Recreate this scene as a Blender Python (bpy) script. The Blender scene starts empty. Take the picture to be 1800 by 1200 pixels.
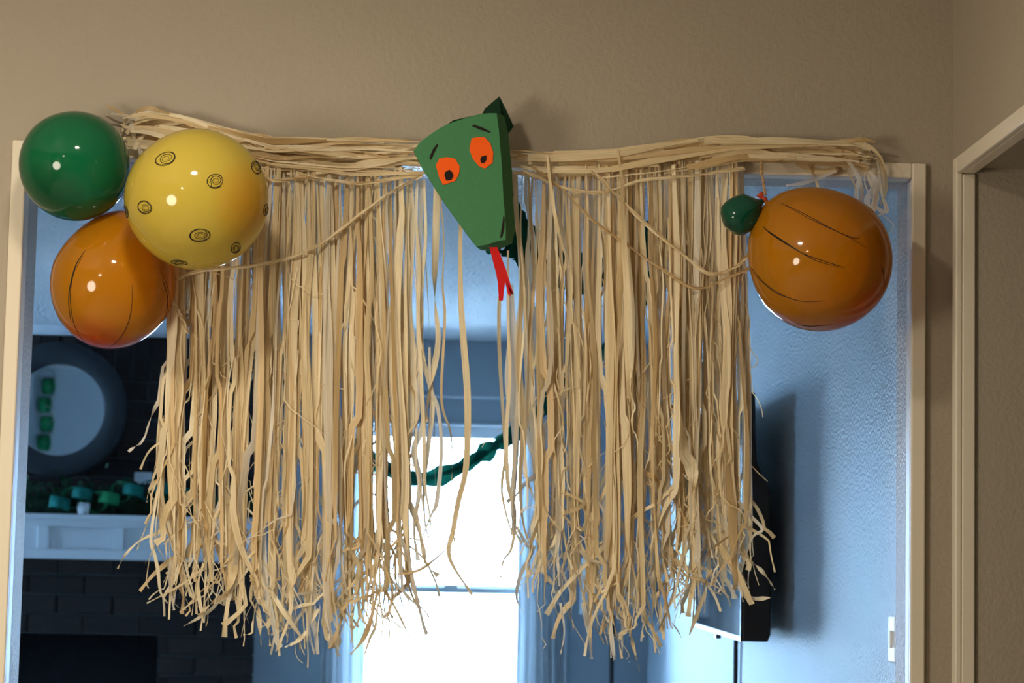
import bpy, math, random
from mathutils import Vector, Matrix
from mathutils.bvhtree import BVHTree

scene = bpy.context.scene
col = scene.collection
R = math.radians
random.seed(7)

# ------------------------------------------------------------------ camera
F, CZ = 4000.0, 1.35                       # focal length in pixels of an 1800x1200 frame, eye height
CAM_ROT = Matrix.Rotation(R(-1.58), 3, 'Z') @ Matrix.Rotation(R(95.5), 3, 'X') @ Matrix.Rotation(R(1.2), 3, 'Z')
cd = bpy.data.cameras.new('camera')
cam = bpy.data.objects.new('camera', cd); col.objects.link(cam)
cam.matrix_world = Matrix.Translation((0, 0, CZ)) @ CAM_ROT.to_4x4()
cd.sensor_fit = 'HORIZONTAL'; cd.sensor_width = 22.3; cd.lens = F / 1800 * 22.3
cd.clip_start = 0.05; cd.clip_end = 200
cd.dof.use_dof = True; cd.dof.focus_distance = 4.42; cd.dof.aperture_fstop = 4.8
scene.camera = cam

# ------------------------------------------------------------------ world, lamps, exposure
SKY = 42.0
w = bpy.data.worlds.new('overcast sky'); scene.world = w; w.use_nodes = True
bg = w.node_tree.nodes['Background']
bg.inputs['Color'].default_value = (0.36, 0.63, 1.0, 1); bg.inputs['Strength'].default_value = SKY

def lamp(name, kind, loc, energy, color, **kw):
    d = bpy.data.lights.new(name, kind); d.energy = energy; d.color = color
    for k, v in kw.items(): setattr(d, k, v)
    o = bpy.data.objects.new(name, d); col.objects.link(o); o.location = loc
    return o
lamp('hall_ceiling_lamp', 'AREA', (-0.50, 3.25, 2.66), 20, (1.0, 0.895, 0.715), shape='DISK', size=0.16)
lamp('hall_rear_fill', 'AREA', (-1.8, 0.4, 2.62), 38, (1.0, 0.895, 0.715), shape='DISK', size=0.30)  # added fill from behind the camera, softens the shade between strands
hl = lamp('hall_left_fill', 'AREA', (-2.1, 2.0, 1.55), 38, (1.0, 0.895, 0.715), shape='DISK', size=0.80)  # added soft warm fill that brightens the left casing and raffia
hl.rotation_euler = Vector((1.35, 2.55, -0.25)).to_track_quat('-Z', 'Y').to_euler()
sun = lamp('sun', 'SUN', (0, -20, 20), 110, (0.58, 0.79, 1.0), angle=R(0.5)); sun.rotation_euler = (R(42), 0, R(12))
pw = lamp('window_portal', 'AREA', (0.03, 10.84, 1.2), 1, (1, 1, 1), shape='RECTANGLE', size=1.0, size_y=1.7)
pw.rotation_euler = (R(-90), 0, 0); pw.data.cycles.is_portal = True
pw2 = lamp('window_portal', 'AREA', (-4.78, 9.85, 1.35), 1, (1, 1, 1), shape='RECTANGLE', size=1.6, size_y=1.1)
pw2.rotation_euler = (R(90), 0, R(-90)); pw2.data.cycles.is_portal = True
scene.view_settings.view_transform = 'Standard'; scene.view_settings.look = 'None'
scene.view_settings.gamma = 1; scene.view_settings.use_curve_mapping = False
scene.view_settings.exposure = 0.0
try:
    scene.cycles.use_denoising = True
    scene.cycles.sample_clamp_indirect = 0; scene.cycles.max_bounces = 14; scene.cycles.diffuse_bounces = 6; scene.cycles.transparent_max_bounces = 16
except Exception:
    pass

# ------------------------------------------------------------------ helpers
def at(x, y, Y):                            # the point at depth Y that the photograph shows at pixel x, y
    d = CAM_ROT @ Vector(((x - 900) / F, -(y - 600) / F, -1)); d = d / d.y
    return Vector((0, 0, CZ)) + d * Y

class MB:
    def __init__(s): s.v, s.f, s.uv, s.m = [], [], [], []
    def face(s, idx, uv=None, m=0):
        s.f.append(idx); s.uv.append(uv or [(0, 0)] * len(idx)); s.m.append(m)
    def box(s, a, b, m=0):
        x0, y0, z0 = a; x1, y1, z1 = b; n = len(s.v)
        s.v += [(x0,y0,z0),(x1,y0,z0),(x1,y1,z0),(x0,y1,z0),(x0,y0,z1),(x1,y0,z1),(x1,y1,z1),(x0,y1,z1)]
        for q in ((0,3,2,1),(4,5,6,7),(0,1,5,4),(1,2,6,5),(2,3,7,6),(3,0,4,7)):
            s.face([n + k for k in q], m=m)
        return s
    def prism(s, front, back, m=0):         # two rings of points joined into a solid
        n = len(s.v); k = len(front); s.v += [tuple(p) for p in front] + [tuple(p) for p in back]
        s.face(list(range(n, n + k)), m=m); s.face(list(range(n + 2*k - 1, n + k - 1, -1)), m=m)
        for i in range(k):
            j = (i + 1) % k; s.face([n + i, n + k + i, n + k + j, n + j], m=m)
        return s
    def lathe(s, prof, seg=48, M=Matrix(), m=0):     # profile of (radius, z)
        n = len(s.v); k = len(prof)
        for i in range(seg):
            a = 2 * math.pi * i / seg
            for r, z in prof: s.v.append(tuple(M @ Vector((r * math.cos(a), r * math.sin(a), z))))
        for i in range(seg):
            j = (i + 1) % seg
            for q in range(k - 1):
                s.face([n + i*k + q, n + j*k + q, n + j*k + q + 1, n + i*k + q + 1],
                       [(i/seg, q/(k-1)), ((i+1)/seg, q/(k-1)), ((i+1)/seg, (q+1)/(k-1)), (i/seg, (q+1)/(k-1))], m)
        return s
    def tube(s, pts, r, seg=8, m=0):
        n = len(s.v); pts = [Vector(p) for p in pts]; k = len(pts)
        rr = r if isinstance(r, (list, tuple)) else [r] * k
        up = None
        for i, p in enumerate(pts):
            t = (pts[min(i+1, k-1)] - pts[max(i-1, 0)]).normalized()
            if up is None: up = t.orthogonal().normalized()
            up = (up - t * up.dot(t)); up = up.normalized() if up.length > 1e-6 else t.orthogonal().normalized()
            b = t.cross(up)
            for q in range(seg):
                a = 2 * math.pi * q / seg; s.v.append(tuple(p + (up * math.cos(a) + b * math.sin(a)) * rr[i]))
        for i in range(k - 1):
            for q in range(seg):
                j = (q + 1) % seg; s.face([n + i*seg + q, n + i*seg + j, n + (i+1)*seg + j, n + (i+1)*seg + q], m=m)
        s.face([n + q for q in range(seg)][::-1], m=m); s.face([n + (k-1)*seg + q for q in range(seg)], m=m)
        return s
    def ribbon(s, pts, width, ang, crease=0.12, m=0, u0=0.0):    # a flat strip along pts, turned by ang about its own line
        n = len(s.v); pts = [Vector(p) for p in pts]; k = len(pts); L = 0
        Ls = [0]
        for i in range(1, k): L += (pts[i] - pts[i-1]).length; Ls.append(L)
        prev = None
        for i, p in enumerate(pts):
            t = (pts[min(i+1, k-1)] - pts[max(i-1, 0)])
            t = t.normalized() if t.length > 1e-9 else Vector((0, 0, -1))
            side = t.cross(Vector((0, 1, 0)))
            side = side.normalized() if side.length > 1e-3 else Vector((1, 0, 0))
            if prev is not None and side.dot(prev) < 0: side = -side
            prev = side
            d = Matrix.Rotation(ang[i], 3, t) @ side; nn = t.cross(d)
            h = width[i] / 2
            s.v += [tuple(p - d*h), tuple(p + nn*h*2*crease), tuple(p + d*h)]
        for i in range(k - 1):
            a = n + 3*i; b = a + 3; v0, v1 = Ls[i], Ls[i+1]
            s.face([a, a+1, b+1, b], [(u0, v0), (u0+.5, v0), (u0+.5, v1), (u0, v1)], m)
            s.face([a+1, a+2, b+2, b+1], [(u0+.5, v0), (u0+1, v0), (u0+1, v1), (u0+.5, v1)], m)
        return s
    def build(s, name, mats, parent=None, smooth=False, world=True):
        me = bpy.data.meshes.new(name)
        V = s.v
        if parent is not None and world:
            Mi = parent_world(parent).inverted(); V = [tuple(Mi @ Vector(p)) for p in V]
        me.from_pydata([tuple(p) for p in V], [], s.f)
        uvl = me.uv_layers.new(name='UVMap')
        flat = [c for face in s.uv for uv in face for c in uv]
        uvl.data.foreach_set('uv', flat)
        if not isinstance(mats, (list, tuple)): mats = [mats]
        for mt in mats: me.materials.append(mt)
        me.polygons.foreach_set('material_index', s.m)
        if smooth: me.polygons.foreach_set('use_smooth', [True] * len(s.f))
        me.update()
        o = bpy.data.objects.new(name, me); col.objects.link(o)
        if parent is not None: o.parent = parent
        return o

def parent_world(o):
    M = o.matrix_basis.copy()
    while o.parent is not None:
        o = o.parent; M = o.matrix_basis @ M
    return M
def tag(o, label, cat, group=None):
    o['label'] = label; o['category'] = cat
    if group: o['group'] = group
    return o
def thing(name, label, cat, loc, group=None):
    o = bpy.data.objects.new(name, None); col.objects.link(o); o.location = loc; o.empty_display_size = 0.05
    return tag(o, label, cat, group)
def struct(o): o['kind'] = 'structure'; return o
def bevel(o, w, seg=2):
    b = o.modifiers.new('bevel', 'BEVEL'); b.width = w; b.segments = seg; b.limit_method = 'ANGLE'
    return o
def lerp(a, b, t): return a + (b - a) * t
def table(t, pts):                          # piecewise linear lookup
    if t <= pts[0][0]: return pts[0][1]
    for (a, va), (b, vb) in zip(pts, pts[1:]):
        if t <= b: return lerp(va, vb, (t - a) / (b - a))
    return pts[-1][1]
def smooth_path(P, n):                      # Catmull-Rom through tuples
    out = []; k = len(P)
    for i in range(n):
        u = i / (n - 1) * (k - 1); j = min(int(u), k - 2); t = u - j
        p0, p1, p2, p3 = P[max(j-1, 0)], P[j], P[j+1], P[min(j+2, k-1)]
        out.append(tuple(0.5*((2*b) + (c-a)*t + (2*a-5*b+4*c-d)*t*t + (3*b-a-3*c+d)*t**3) for a, b, c, d in zip(p0, p1, p2, p3)))
    return out

# ------------------------------------------------------------------ materials
def new_mat(name):
    m = bpy.data.materials.new(name); m.use_nodes = True
    nt = m.node_tree; nt.nodes.clear()
    out = nt.nodes.new('ShaderNodeOutputMaterial')
    return m, nt, out
def N(nt, t, **kw):
    n = nt.nodes.new(t)
    for k, v in kw.items():
        if k in n.inputs: n.inputs[k].default_value = v
        else: setattr(n, k, v)
    return n
def c4(c): return (c[0], c[1], c[2], 1)
def paint(name, color, rough=0.6, spec=0.5, bumps=(), var=0.06, vscale=6.0, metal=0.0):
    m, nt, out = new_mat(name)
    p = N(nt, 'ShaderNodeBsdfPrincipled', Roughness=rough, Metallic=metal)
    p.inputs['Specular IOR Level'].default_value = spec
    nt.links.new(p.outputs[0], out.inputs[0])
    tc = N(nt, 'ShaderNodeTexCoord')
    nz = N(nt, 'ShaderNodeTexNoise', Scale=vscale, Detail=4.0); nt.links.new(tc.outputs['Object'], nz.inputs['Vector'])
    mx = N(nt, 'ShaderNodeMix', data_type='RGBA')
    mx.inputs[6].default_value = c4([v*(1-var) for v in color]); mx.inputs[7].default_value = c4([min(1, v*(1+var)) for v in color])
    nt.links.new(nz.outputs['Fac'], mx.inputs[0]); nt.links.new(mx.outputs[2], p.inputs['Base Color'])
    last = None
    for sc, dist, strength in bumps:
        b = N(nt, 'ShaderNodeBump', Strength=strength, Distance=dist)
        z = N(nt, 'ShaderNodeTexNoise', Scale=sc, Detail=3.0); nt.links.new(tc.outputs['Object'], z.inputs['Vector'])
        nt.links.new(z.outputs['Fac'], b.inputs['Height'])
        if last: nt.links.new(last.outputs[0], b.inputs['Normal'])
        last = b
    if last: nt.links.new(last.outputs[0], p.inputs['Normal'])
    return m
M = {}
M['hall'] = paint('hall wall paint', (0.35, 0.295, 0.225), 0.6, 0.3, [(110, .003, .5), (300, .0012, .4)], .03)
M['jamb'] = paint('textured opening paint', (0.42, 0.36, 0.31), 0.5, 0.2, [(110, .006, .9)], .03)
M['blue'] = paint('blue grey room paint', (0.42, 0.48, 0.53), 0.48, 0.18, [(110, .0058, 1.0), (300, .0012, .5)], .04)
M['popcorn'] = paint('popcorn ceiling', (0.90, 0.91, 0.92), 0.95, 0.05, [(60, .06, 1.0)], .05)
M['trim'] = paint('cream painted trim', (0.68, 0.60, 0.475), 0.42, 0.4, [(30, .002, .2)], .03)
M['white'] = paint('white trim paint', (0.74, 0.76, 0.78), 0.4, 0.4, [], .03)
M['floor'] = paint('pale carpet', (0.52, 0.50, 0.46), 0.95, 0.1, [(200, .004, .5)], .12, 60)
M['brick'] = None
M['mortar'] = paint('brick mortar', (0.065, 0.063, 0.064), 0.95, 0.1, [(120, .004, .6)], .15, 30)
M['soot'] = paint('sooty firebrick', (0.012, 0.012, 0.013), 0.9, 0.1, [(40, .006, .5)], .3, 20)
M['slate'] = paint('slate grey mirror frame', (0.018, 0.024, 0.029), 0.6, 0.4, [(60, .001, .2)], .12, 18)
M['black'] = paint('black plastic', (0.008, 0.008, 0.009), 0.35, 0.4)
M['blackmetal'] = paint('black lamp metal', (0.010, 0.010, 0.012), 0.4, 0.5)
M['greenpaper'] = paint('green construction paper', (0.055, 0.185, 0.080), 0.85, 0.15, [(420, .0006, .5)], .10, 160)
M['darkshadepaper'] = paint('dark and shaded green paper', (0.006, 0.026, 0.011), 0.85, 0.15, [(420, .0006, .5)], .10, 160)  # snake crest and back sheet: their shadow is put into this colour
M['orangepaper'] = paint('orange paper', (0.80, 0.10, 0.008), 0.8, 0.15, [(420, .0005, .4)], .05, 160)
M['blackpaper'] = paint('black paper', (0.016, 0.010, 0.008), 0.85, 0.15, [(420, .0005, .4)], .1, 160)
M['redpaper'] = paint('red paper', (0.52, 0.012, 0.012), 0.8, 0.15, [(420, .0005, .4)], .05, 160)
M['ink'] = paint('black marker ink', (0.010, 0.008, 0.004), 0.5, 0.3)
M['leaf'] = paint('dark green artificial leaves', (0.012, 0.05, 0.022), 0.6, 0.3, [], .4, 30)
M['teal'] = paint('teal paper', (0.01, 0.16, 0.13), 0.8, 0.2)
M['chaingreen'] = paint('green paper', (0.015, 0.22, 0.08), 0.8, 0.2)
M['bare'] = paint('pale concrete', (0.74, 0.74, 0.72), 0.9, 0.1, [], .05, 2)
M['redbrick'] = paint('red edging', (0.55, 0.10, 0.14), 0.9, 0.1)
M['hedge'] = paint('pale lawn', (0.30, 0.42, 0.30), 0.9, 0.1, [], .2, 4)
M['jute'] = paint('jute twine', (0.45, 0.28, 0.13), 0.9, 0.1, [(600, .001, .6)], .2, 300)

def brick_mat():
    m, nt, out = new_mat('dark red brick')
    p = N(nt, 'ShaderNodeBsdfPrincipled', Roughness=0.92); nt.links.new(p.outputs[0], out.inputs[0])
    oi = N(nt, 'ShaderNodeObjectInfo'); tc = N(nt, 'ShaderNodeTexCoord')
    r = N(nt, 'ShaderNodeValToRGB')
    r.color_ramp.elements[0].color = (0.018, 0.012, 0.010, 1); r.color_ramp.elements[1].color = (0.042, 0.027, 0.021, 1)
    nt.links.new(oi.outputs['Random'], r.inputs[0])
    z = N(nt, 'ShaderNodeTexNoise', Scale=45.0, Detail=4.0); nt.links.new(tc.outputs['Object'], z.inputs['Vector'])
    mx = N(nt, 'ShaderNodeMix', data_type='RGBA', blend_type='MULTIPLY'); mx.inputs[0].default_value = 0.6
    nt.links.new(r.outputs[0], mx.inputs[6]); nt.links.new(z.outputs['Fac'], mx.inputs[7]); nt.links.new(mx.outputs[2], p.inputs['Base Color'])
    b = N(nt, 'ShaderNodeBump', Strength=0.6, Distance=0.004); nt.links.new(z.outputs['Fac'], b.inputs['Height']); nt.links.new(b.outputs[0], p.inputs['Normal'])
    return m
M['brick'] = brick_mat()

def raffia_mat(name, lo, hi, tr=0.30):
    m, nt, out = new_mat(name)
    oi = N(nt, 'ShaderNodeObjectInfo'); uv = N(nt, 'ShaderNodeUVMap')
    sep = N(nt, 'ShaderNodeSeparateXYZ'); nt.links.new(uv.outputs[0], sep.inputs[0])
    fl = N(nt, 'ShaderNodeMath', operation='FLOOR'); nt.links.new(sep.outputs[0], fl.inputs[0])
    h = N(nt, 'ShaderNodeMath', operation='ADD'); nt.links.new(fl.outputs[0], h.inputs[0]); nt.links.new(oi.outputs['Random'], h.inputs[1])
    wn = N(nt, 'ShaderNodeTexWhiteNoise', noise_dimensions='1D'); nt.links.new(h.outputs[0], wn.inputs['W'])
    ramp = N(nt, 'ShaderNodeValToRGB')
    e = ramp.color_ramp.elements; e[0].color = c4(lo); e[1].color = c4(hi)
    k = ramp.color_ramp.elements.new(0.5); k.color = c4([(a+b)/2*0.97 for a, b in zip(lo, hi)])
    nt.links.new(wn.outputs['Value'], ramp.inputs[0])
    mp = N(nt, 'ShaderNodeMapping'); mp.inputs['Scale'].default_value = (7.0, 9.0, 1.0); nt.links.new(uv.outputs[0], mp.inputs[0])
    off = N(nt, 'ShaderNodeCombineXYZ'); nt.links.new(oi.outputs['Random'], off.inputs[2])
    ad = N(nt, 'ShaderNodeVectorMath', operation='MULTIPLY_ADD'); ad.inputs[1].default_value = (1, 1, 1)
    nt.links.new(mp.outputs[0], ad.inputs[0])
    sc = N(nt, 'ShaderNodeVectorMath', operation='SCALE', Scale=40.0); nt.links.new(off.outputs[0], sc.inputs[0]); nt.links.new(sc.outputs[0], ad.inputs[2])
    nz = N(nt, 'ShaderNodeTexNoise', Scale=1.0, Detail=5.0, Roughness=0.65); nt.links.new(ad.outputs[0], nz.inputs['Vector'])
    st = N(nt, 'ShaderNodeMapRange'); st.inputs[1].default_value = .3; st.inputs[2].default_value = .7; st.inputs[3].default_value = .72; st.inputs[4].default_value = 1.10
    nt.links.new(nz.outputs['Fac'], st.inputs[0])
    mx = N(nt, 'ShaderNodeVectorMath', operation='SCALE'); nt.links.new(ramp.outputs[0], mx.inputs[0]); nt.links.new(st.outputs[0], mx.inputs['Scale'])
    d = N(nt, 'ShaderNodeBsdfDiffuse'); t = N(nt, 'ShaderNodeBsdfTranslucent'); g = N(nt, 'ShaderNodeBsdfGlossy', Roughness=0.45)
    nt.links.new(mx.outputs[0], d.inputs[0]); nt.links.new(mx.outputs[0], t.inputs[0])
    b = N(nt, 'ShaderNodeBump', Strength=0.35, Distance=0.0012); nt.links.new(nz.outputs['Fac'], b.inputs['Height'])
    nt.links.new(b.outputs[0], d.inputs['Normal']); nt.links.new(b.outputs[0], g.inputs['Normal'])
    m1 = N(nt, 'ShaderNodeMixShader'); m1.inputs[0].default_value = tr
    nt.links.new(d.outputs[0], m1.inputs[1]); nt.links.new(t.outputs[0], m1.inputs[2])
    m2 = N(nt, 'ShaderNodeMixShader'); m2.inputs[0].default_value = 0.04
    nt.links.new(m1.outputs[0], m2.inputs[1]); nt.links.new(g.outputs[0], m2.inputs[2]); nt.links.new(m2.outputs[0], out.inputs[0])
    return m
M['raffia'] = raffia_mat('natural raffia', (0.79, 0.61, 0.34), (0.95, 0.82, 0.57))
M['raffiadark'] = raffia_mat('toasted raffia', (0.62, 0.42, 0.19), (0.78, 0.58, 0.32))
M['raffiapale'] = raffia_mat('bleached raffia', (0.78, 0.68, 0.52), (0.86, 0.79, 0.66), 0.42)

def balloon_mat(name, color, deep, clear, trans):
    m, nt, out = new_mat(name)
    tc = N(nt, 'ShaderNodeTexCoord'); sep = N(nt, 'ShaderNodeSeparateXYZ'); nt.links.new(tc.outputs['Generated'], sep.inputs[0])
    rp = N(nt, 'ShaderNodeValToRGB'); e = rp.color_ramp.elements       # the latex is thicker and deeper in colour at its tip
    e[0].position = 0.0; e[0].color = c4(deep); e[1].position = 0.10; e[1].color = c4(color)
    nt.links.new(sep.outputs[2], rp.inputs[0])
    d = N(nt, 'ShaderNodeBsdfDiffuse'); t = N(nt, 'ShaderNodeBsdfTranslucent'); x = N(nt, 'ShaderNodeBsdfTransparent')
    for s in (d, t): nt.links.new(rp.outputs[0], s.inputs[0])
    nt.links.new(rp.outputs[0], x.inputs[0])
    a = N(nt, 'ShaderNodeMixShader'); a.inputs[0].default_value = trans; nt.links.new(d.outputs[0], a.inputs[1]); nt.links.new(t.outputs[0], a.inputs[2])
    b = N(nt, 'ShaderNodeMixShader'); b.inputs[0].default_value = clear; nt.links.new(a.outputs[0], b.inputs[1]); nt.links.new(x.outputs[0], b.inputs[2])
    g = N(nt, 'ShaderNodeBsdfGlossy', Roughness=0.07); fr = N(nt, 'ShaderNodeFresnel', IOR=1.45)
    c = N(nt, 'ShaderNodeMixShader'); nt.links.new(fr.outputs[0], c.inputs[0]); nt.links.new(b.outputs[0], c.inputs[1]); nt.links.new(g.outputs[0], c.inputs[2])
    nt.links.new(c.outputs[0], out.inputs[0])
    return m
M['bgreen'] = balloon_mat('green latex', (0.004, 0.13, 0.050), (0.003, 0.08, 0.03), 0.02, 0.25)
M['byellow'] = balloon_mat('yellow latex', (0.74, 0.56, 0.08), (0.78, 0.42, 0.04), 0.05, 0.45)
M['borange'] = balloon_mat('orange latex', (0.82, 0.33, 0.010), (0.84, 0.13, 0.006), 0.30, 0.50)
M['bstem'] = balloon_mat('dark green latex', (0.006, 0.075, 0.042), (0.005, 0.05, 0.03), 0.0, 0.2)
M['bknot'] = paint('red orange latex knot', (0.65, 0.06, 0.01), 0.35, 0.5)

def simple(name, build):
    m, nt, out = new_mat(name); nt.links.new(build(nt), out.inputs[0]); return m
def fabric(nt):
    d = N(nt, 'ShaderNodeBsdfDiffuse', Color=(0.62, 0.64, 0.66, 1)); t = N(nt, 'ShaderNodeBsdfTranslucent', Color=(0.40, 0.42, 0.44, 1))
    x = N(nt, 'ShaderNodeBsdfTransparent', Color=(0.95, 0.95, 0.95, 1))
    a = N(nt, 'ShaderNodeMixShader'); a.inputs[0].default_value = 0.30; nt.links.new(d.outputs[0], a.inputs[1]); nt.links.new(t.outputs[0], a.inputs[2])
    b = N(nt, 'ShaderNodeMixShader'); b.inputs[0].default_value = 0.0; nt.links.new(a.outputs[0], b.inputs[1]); nt.links.new(x.outputs[0], b.inputs[2])
    return b.outputs[0]
M['sheer'] = simple('sheer white curtain', fabric)
def crepe(nt):
    d = N(nt, 'ShaderNodeBsdfDiffuse', Color=(0.008, 0.085, 0.050, 1)); t = N(nt, 'ShaderNodeBsdfTranslucent', Color=(0.006, 0.075, 0.045, 1))
    uv = N(nt, 'ShaderNodeUVMap'); wv = N(nt, 'ShaderNodeTexWave', Scale=90.0, Distortion=3.0, bands_direction='Y')
    nt.links.new(uv.outputs[0], wv.inputs['Vector']); b = N(nt, 'ShaderNodeBump', Strength=0.5, Distance=0.002)
    nt.links.new(wv.outputs['Fac'], b.inputs['Height']); nt.links.new(b.outputs[0], d.inputs['Normal'])
    a = N(nt, 'ShaderNodeMixShader'); a.inputs[0].default_value = 0.4; nt.links.new(d.outputs[0], a.inputs[1]); nt.links.new(t.outputs[0], a.inputs[2])
    return a.outputs[0]
M['crepe'] = simple('green crepe paper', crepe)
def glass(nt):
    x = N(nt, 'ShaderNodeBsdfTransparent', Color=(0.93, 0.96, 0.97, 1)); g = N(nt, 'ShaderNodeBsdfGlossy', Roughness=0.02)
    fr = N(nt, 'ShaderNodeFresnel', IOR=1.45)
    a = N(nt, 'ShaderNodeMixShader'); nt.links.new(fr.outputs[0], a.inputs[0]); nt.links.new(x.outputs[0], a.inputs[1]); nt.links.new(g.outputs[0], a.inputs[2])
    return a.outputs[0]
M['glass'] = simple('window glass', glass)
M['mirror'] = simple('mirror silver', lambda nt: N(nt, 'ShaderNodeBsdfGlossy', Color=(0.86, 0.89, 0.90, 1), Roughness=0.015).outputs[0])
M['screen'] = paint('dark glossy screen', (0.010, 0.011, 0.013), 0.05, 0.22, [], 0)
M['shade'] = simple('lamp shade linen', lambda nt: fabric(nt))

# ------------------------------------------------------------------ the setting
YF, YB = 4.55, 4.72                          # the wall with the wide opening, hall face and room face
XL, XR, ZH = -0.870, 0.943, 2.152            # the raw opening, under its corner trim
ZC, ZCH = 2.38, 2.72                         # room ceiling, hall ceiling
YFAR = 10.70                                 # window wall
XW = 0.955                                   # right wall of the room
XH = 1.016                                   # right wall of the hall

mb = MB()
YM = YB - 0.012
for (x0, x1, z0, z1) in ((-2.6, XL, 0, ZCH), (XR, XH, 0, ZCH), (XL, XR, ZH, ZCH)):
    mb.box((x0, YF, z0), (x1, YM, z1), 0)
for (x0, x1, z0, z1) in ((-4.6, XL, 0, ZC + .1), (XR, 1.6, 0, ZC + .1), (XL, XR, ZH, ZC + .1)):
    mb.box((x0, YM, z0), (x1, YB, z1), 1)
struct(mb.build('wall_front', [M['hall'], M['blue']]))
# textured lining of the opening
def lining(name, a, b):
    return struct(MB().box(a, b).build(name, M['jamb']))
lining('trim_1', (XL - .001, YF + .001, 0), (XL + .006, YB + .001, ZH))
lining('trim_2', (XR - .006, YF + .001, 0), (XR + .001, YB + .001, ZH))
lining('trim_3', (XL, YF + .001, ZH - .006), (XR, YB + .001, ZH + .001))
# corner trim: a face on the wall and a short return into the opening
def side_trim(name, xi, s):                  # s = +1: the opening lies to the right
    m = MB(); xo = xi - s * 0.029; xr = xi + s * 0.0
    a, b = sorted((xo, xi)); m.box((a, YF - .013, 0), (b, YF + .001, 2.139 + .031))
    a, b = sorted((xi - s*.014, xi)); m.box((a, YF + .0005, 0), (b, YF + .038, 2.139))
    return struct(bevel(m.build(name, M['trim']), .003))
side_trim('trim_4', -0.8575, 1)
side_trim('trim_5', 0.930, -1)
m = MB(); m.box((-0.857, YF - .0128, 2.139), (0.930, YF + .001, 2.170)); m.box((-0.857, YF + .0005, 2.139), (0.930, YF + .038, 2.152))
struct(bevel(m.build('trim_6', M['trim']), .003))
# hall right wall with its own opening
Y1, Y0 = 4.466, 3.2
mb = MB()
mb.box((XH, Y1 + .008, 0), (XH + .13, YF + .2, ZCH)); mb.box((XH, -1.0, 0), (XH + .13, Y0 - .008, ZCH)); mb.box((XH, Y0 - .008, 2.152), (XH + .13, Y1 + .008, ZCH))
struct(mb.build('wall_hall_right', M['hall']))
m = MB(); m.box((XH - .012, Y1 - .0, 0), (XH + .001, Y1 + .034, 2.172)); m.box((XH + .0005, Y1, 0), (XH + .027, Y1 + .012, 2.139))
struct(bevel(m.build('trim_7', M['trim']), .003))
m = MB(); m.box((XH - .0118, Y0 - .03, 2.139), (XH + .001, Y1, 2.172)); m.box((XH + .0005, Y0, 2.139), (XH + .027, Y1, 2.152))
struct(bevel(m.build('trim_8', M['trim']), .003))
mb = MB().box((2.6, 2.5, 0), (2.7, 5.2, 2.75)); mb.box((XH + .13, 4.75, 0), (2.7, 4.85, 2.75)); mb.box((XH + .13, 2.4, 0), (2.7, 2.5, 2.75)); struct(mb.build('wall_side_room', M['hall']))
struct(MB().box((-2.7, -1.1, 0), (-2.6, YF, ZCH)).build('wall_hall_left', M['hall']))
struct(MB().box((-2.7, -1.1, 0), (XH + .1, -1.0, ZCH)).build('wall_hall_back', M['hall']))
m = MB(); m.box((-2.7, -1.1, ZCH), (2.8, 4.9, ZCH + .1)); struct(m.build('ceiling_hall', M['white']))
struct(MB().box((-4.7, YB - .01, ZC), (1.2, YFAR + .2, ZC + .1)).build('ceiling', M['popcorn']))
struct(MB().box((-4.7, -1.1, -.1), (2.7, YFAR + .2, 0)).build('floor', M['floor']))
struct(MB().box((XW, YB, 0), (XW + .15, YFAR + .2, ZC)).build('wall_room_right', M['blue']))
m = MB()                                     # left wall with an added window, out of the frame, to light the room
for (y0, y1, z0, z1) in ((YB, 9.4, 0, ZC), (10.3, YFAR + .2, 0, ZC), (9.4, 10.3, 0, .55), (9.4, 10.3, 2.1, ZC)): m.box((-4.7, y0, z0), (-4.6, y1, z1))
struct(m.build('wall_room_left', M['blue']))
win2 = bpy.data.objects.new('added_window', None); col.objects.link(win2); win2.location = (-4.65, 9.85, .55); struct(win2)
m = MB()
for (y0, y1, z0, z1) in ((9.4, 10.3, .55, .60), (9.4, 10.3, 2.05, 2.1), (9.4, 9.45, .60, 2.05), (10.25, 10.3, .60, 2.05), (9.83, 9.87, .60, 2.05)): m.box((-4.69, y0, z0), (-4.62, y1, z1))
m.build('window_frame', M['white'], win2)
for (y0, y1) in ((9.45, 9.83), (9.87, 10.25)): MB().box((-4.655, y0, .60), (-4.65, y1, 2.05)).build('pane', M['glass'], win2)

# window wall
WX0, WX1, WZ0, WZ1 = at(600, 900, YFAR).x, at(935, 900, YFAR).x, 0.42, 1.985
m = MB()
m.box((-4.6, YFAR, 0), (WX0, YFAR + .14, ZC)); m.box((WX1, YFAR, 0), (XW + .05, YFAR + .14, ZC))
m.box((WX0, YFAR, WZ1), (WX1, YFAR + .14, ZC)); m.box((WX0, YFAR, 0), (WX1, YFAR + .14, WZ0))
struct(m.build('wall_far', M['blue']))
win = bpy.data.objects.new('window_1', None); col.objects.link(win); win.location = (0.03, YFAR, WZ0); struct(win)
m = MB(); zt = at(800, 748, YFAR).z
m.box((WX0 - .01, YFAR - .02, zt), (WX1 + .01, YFAR + .10, WZ1 + .004)); m.box((WX0 - .01, YFAR - .02, WZ0), (WX0 + .03, YFAR + .10, zt))
m.box((WX1 - .03, YFAR - .02, WZ0), (WX1 + .01, YFAR + .10, zt)); m.box((WX0 - .03, YFAR - .05, WZ0 - .02), (WX1 + .03, YFAR + .10, WZ0 + .02))
bevel(m.build('window_frame', M['white'], win), .004)
zr1, zr0 = at(800, 1029, YFAR).z, at(800, 1044, YFAR).z
zg = at(800, 769, YFAR).z
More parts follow.
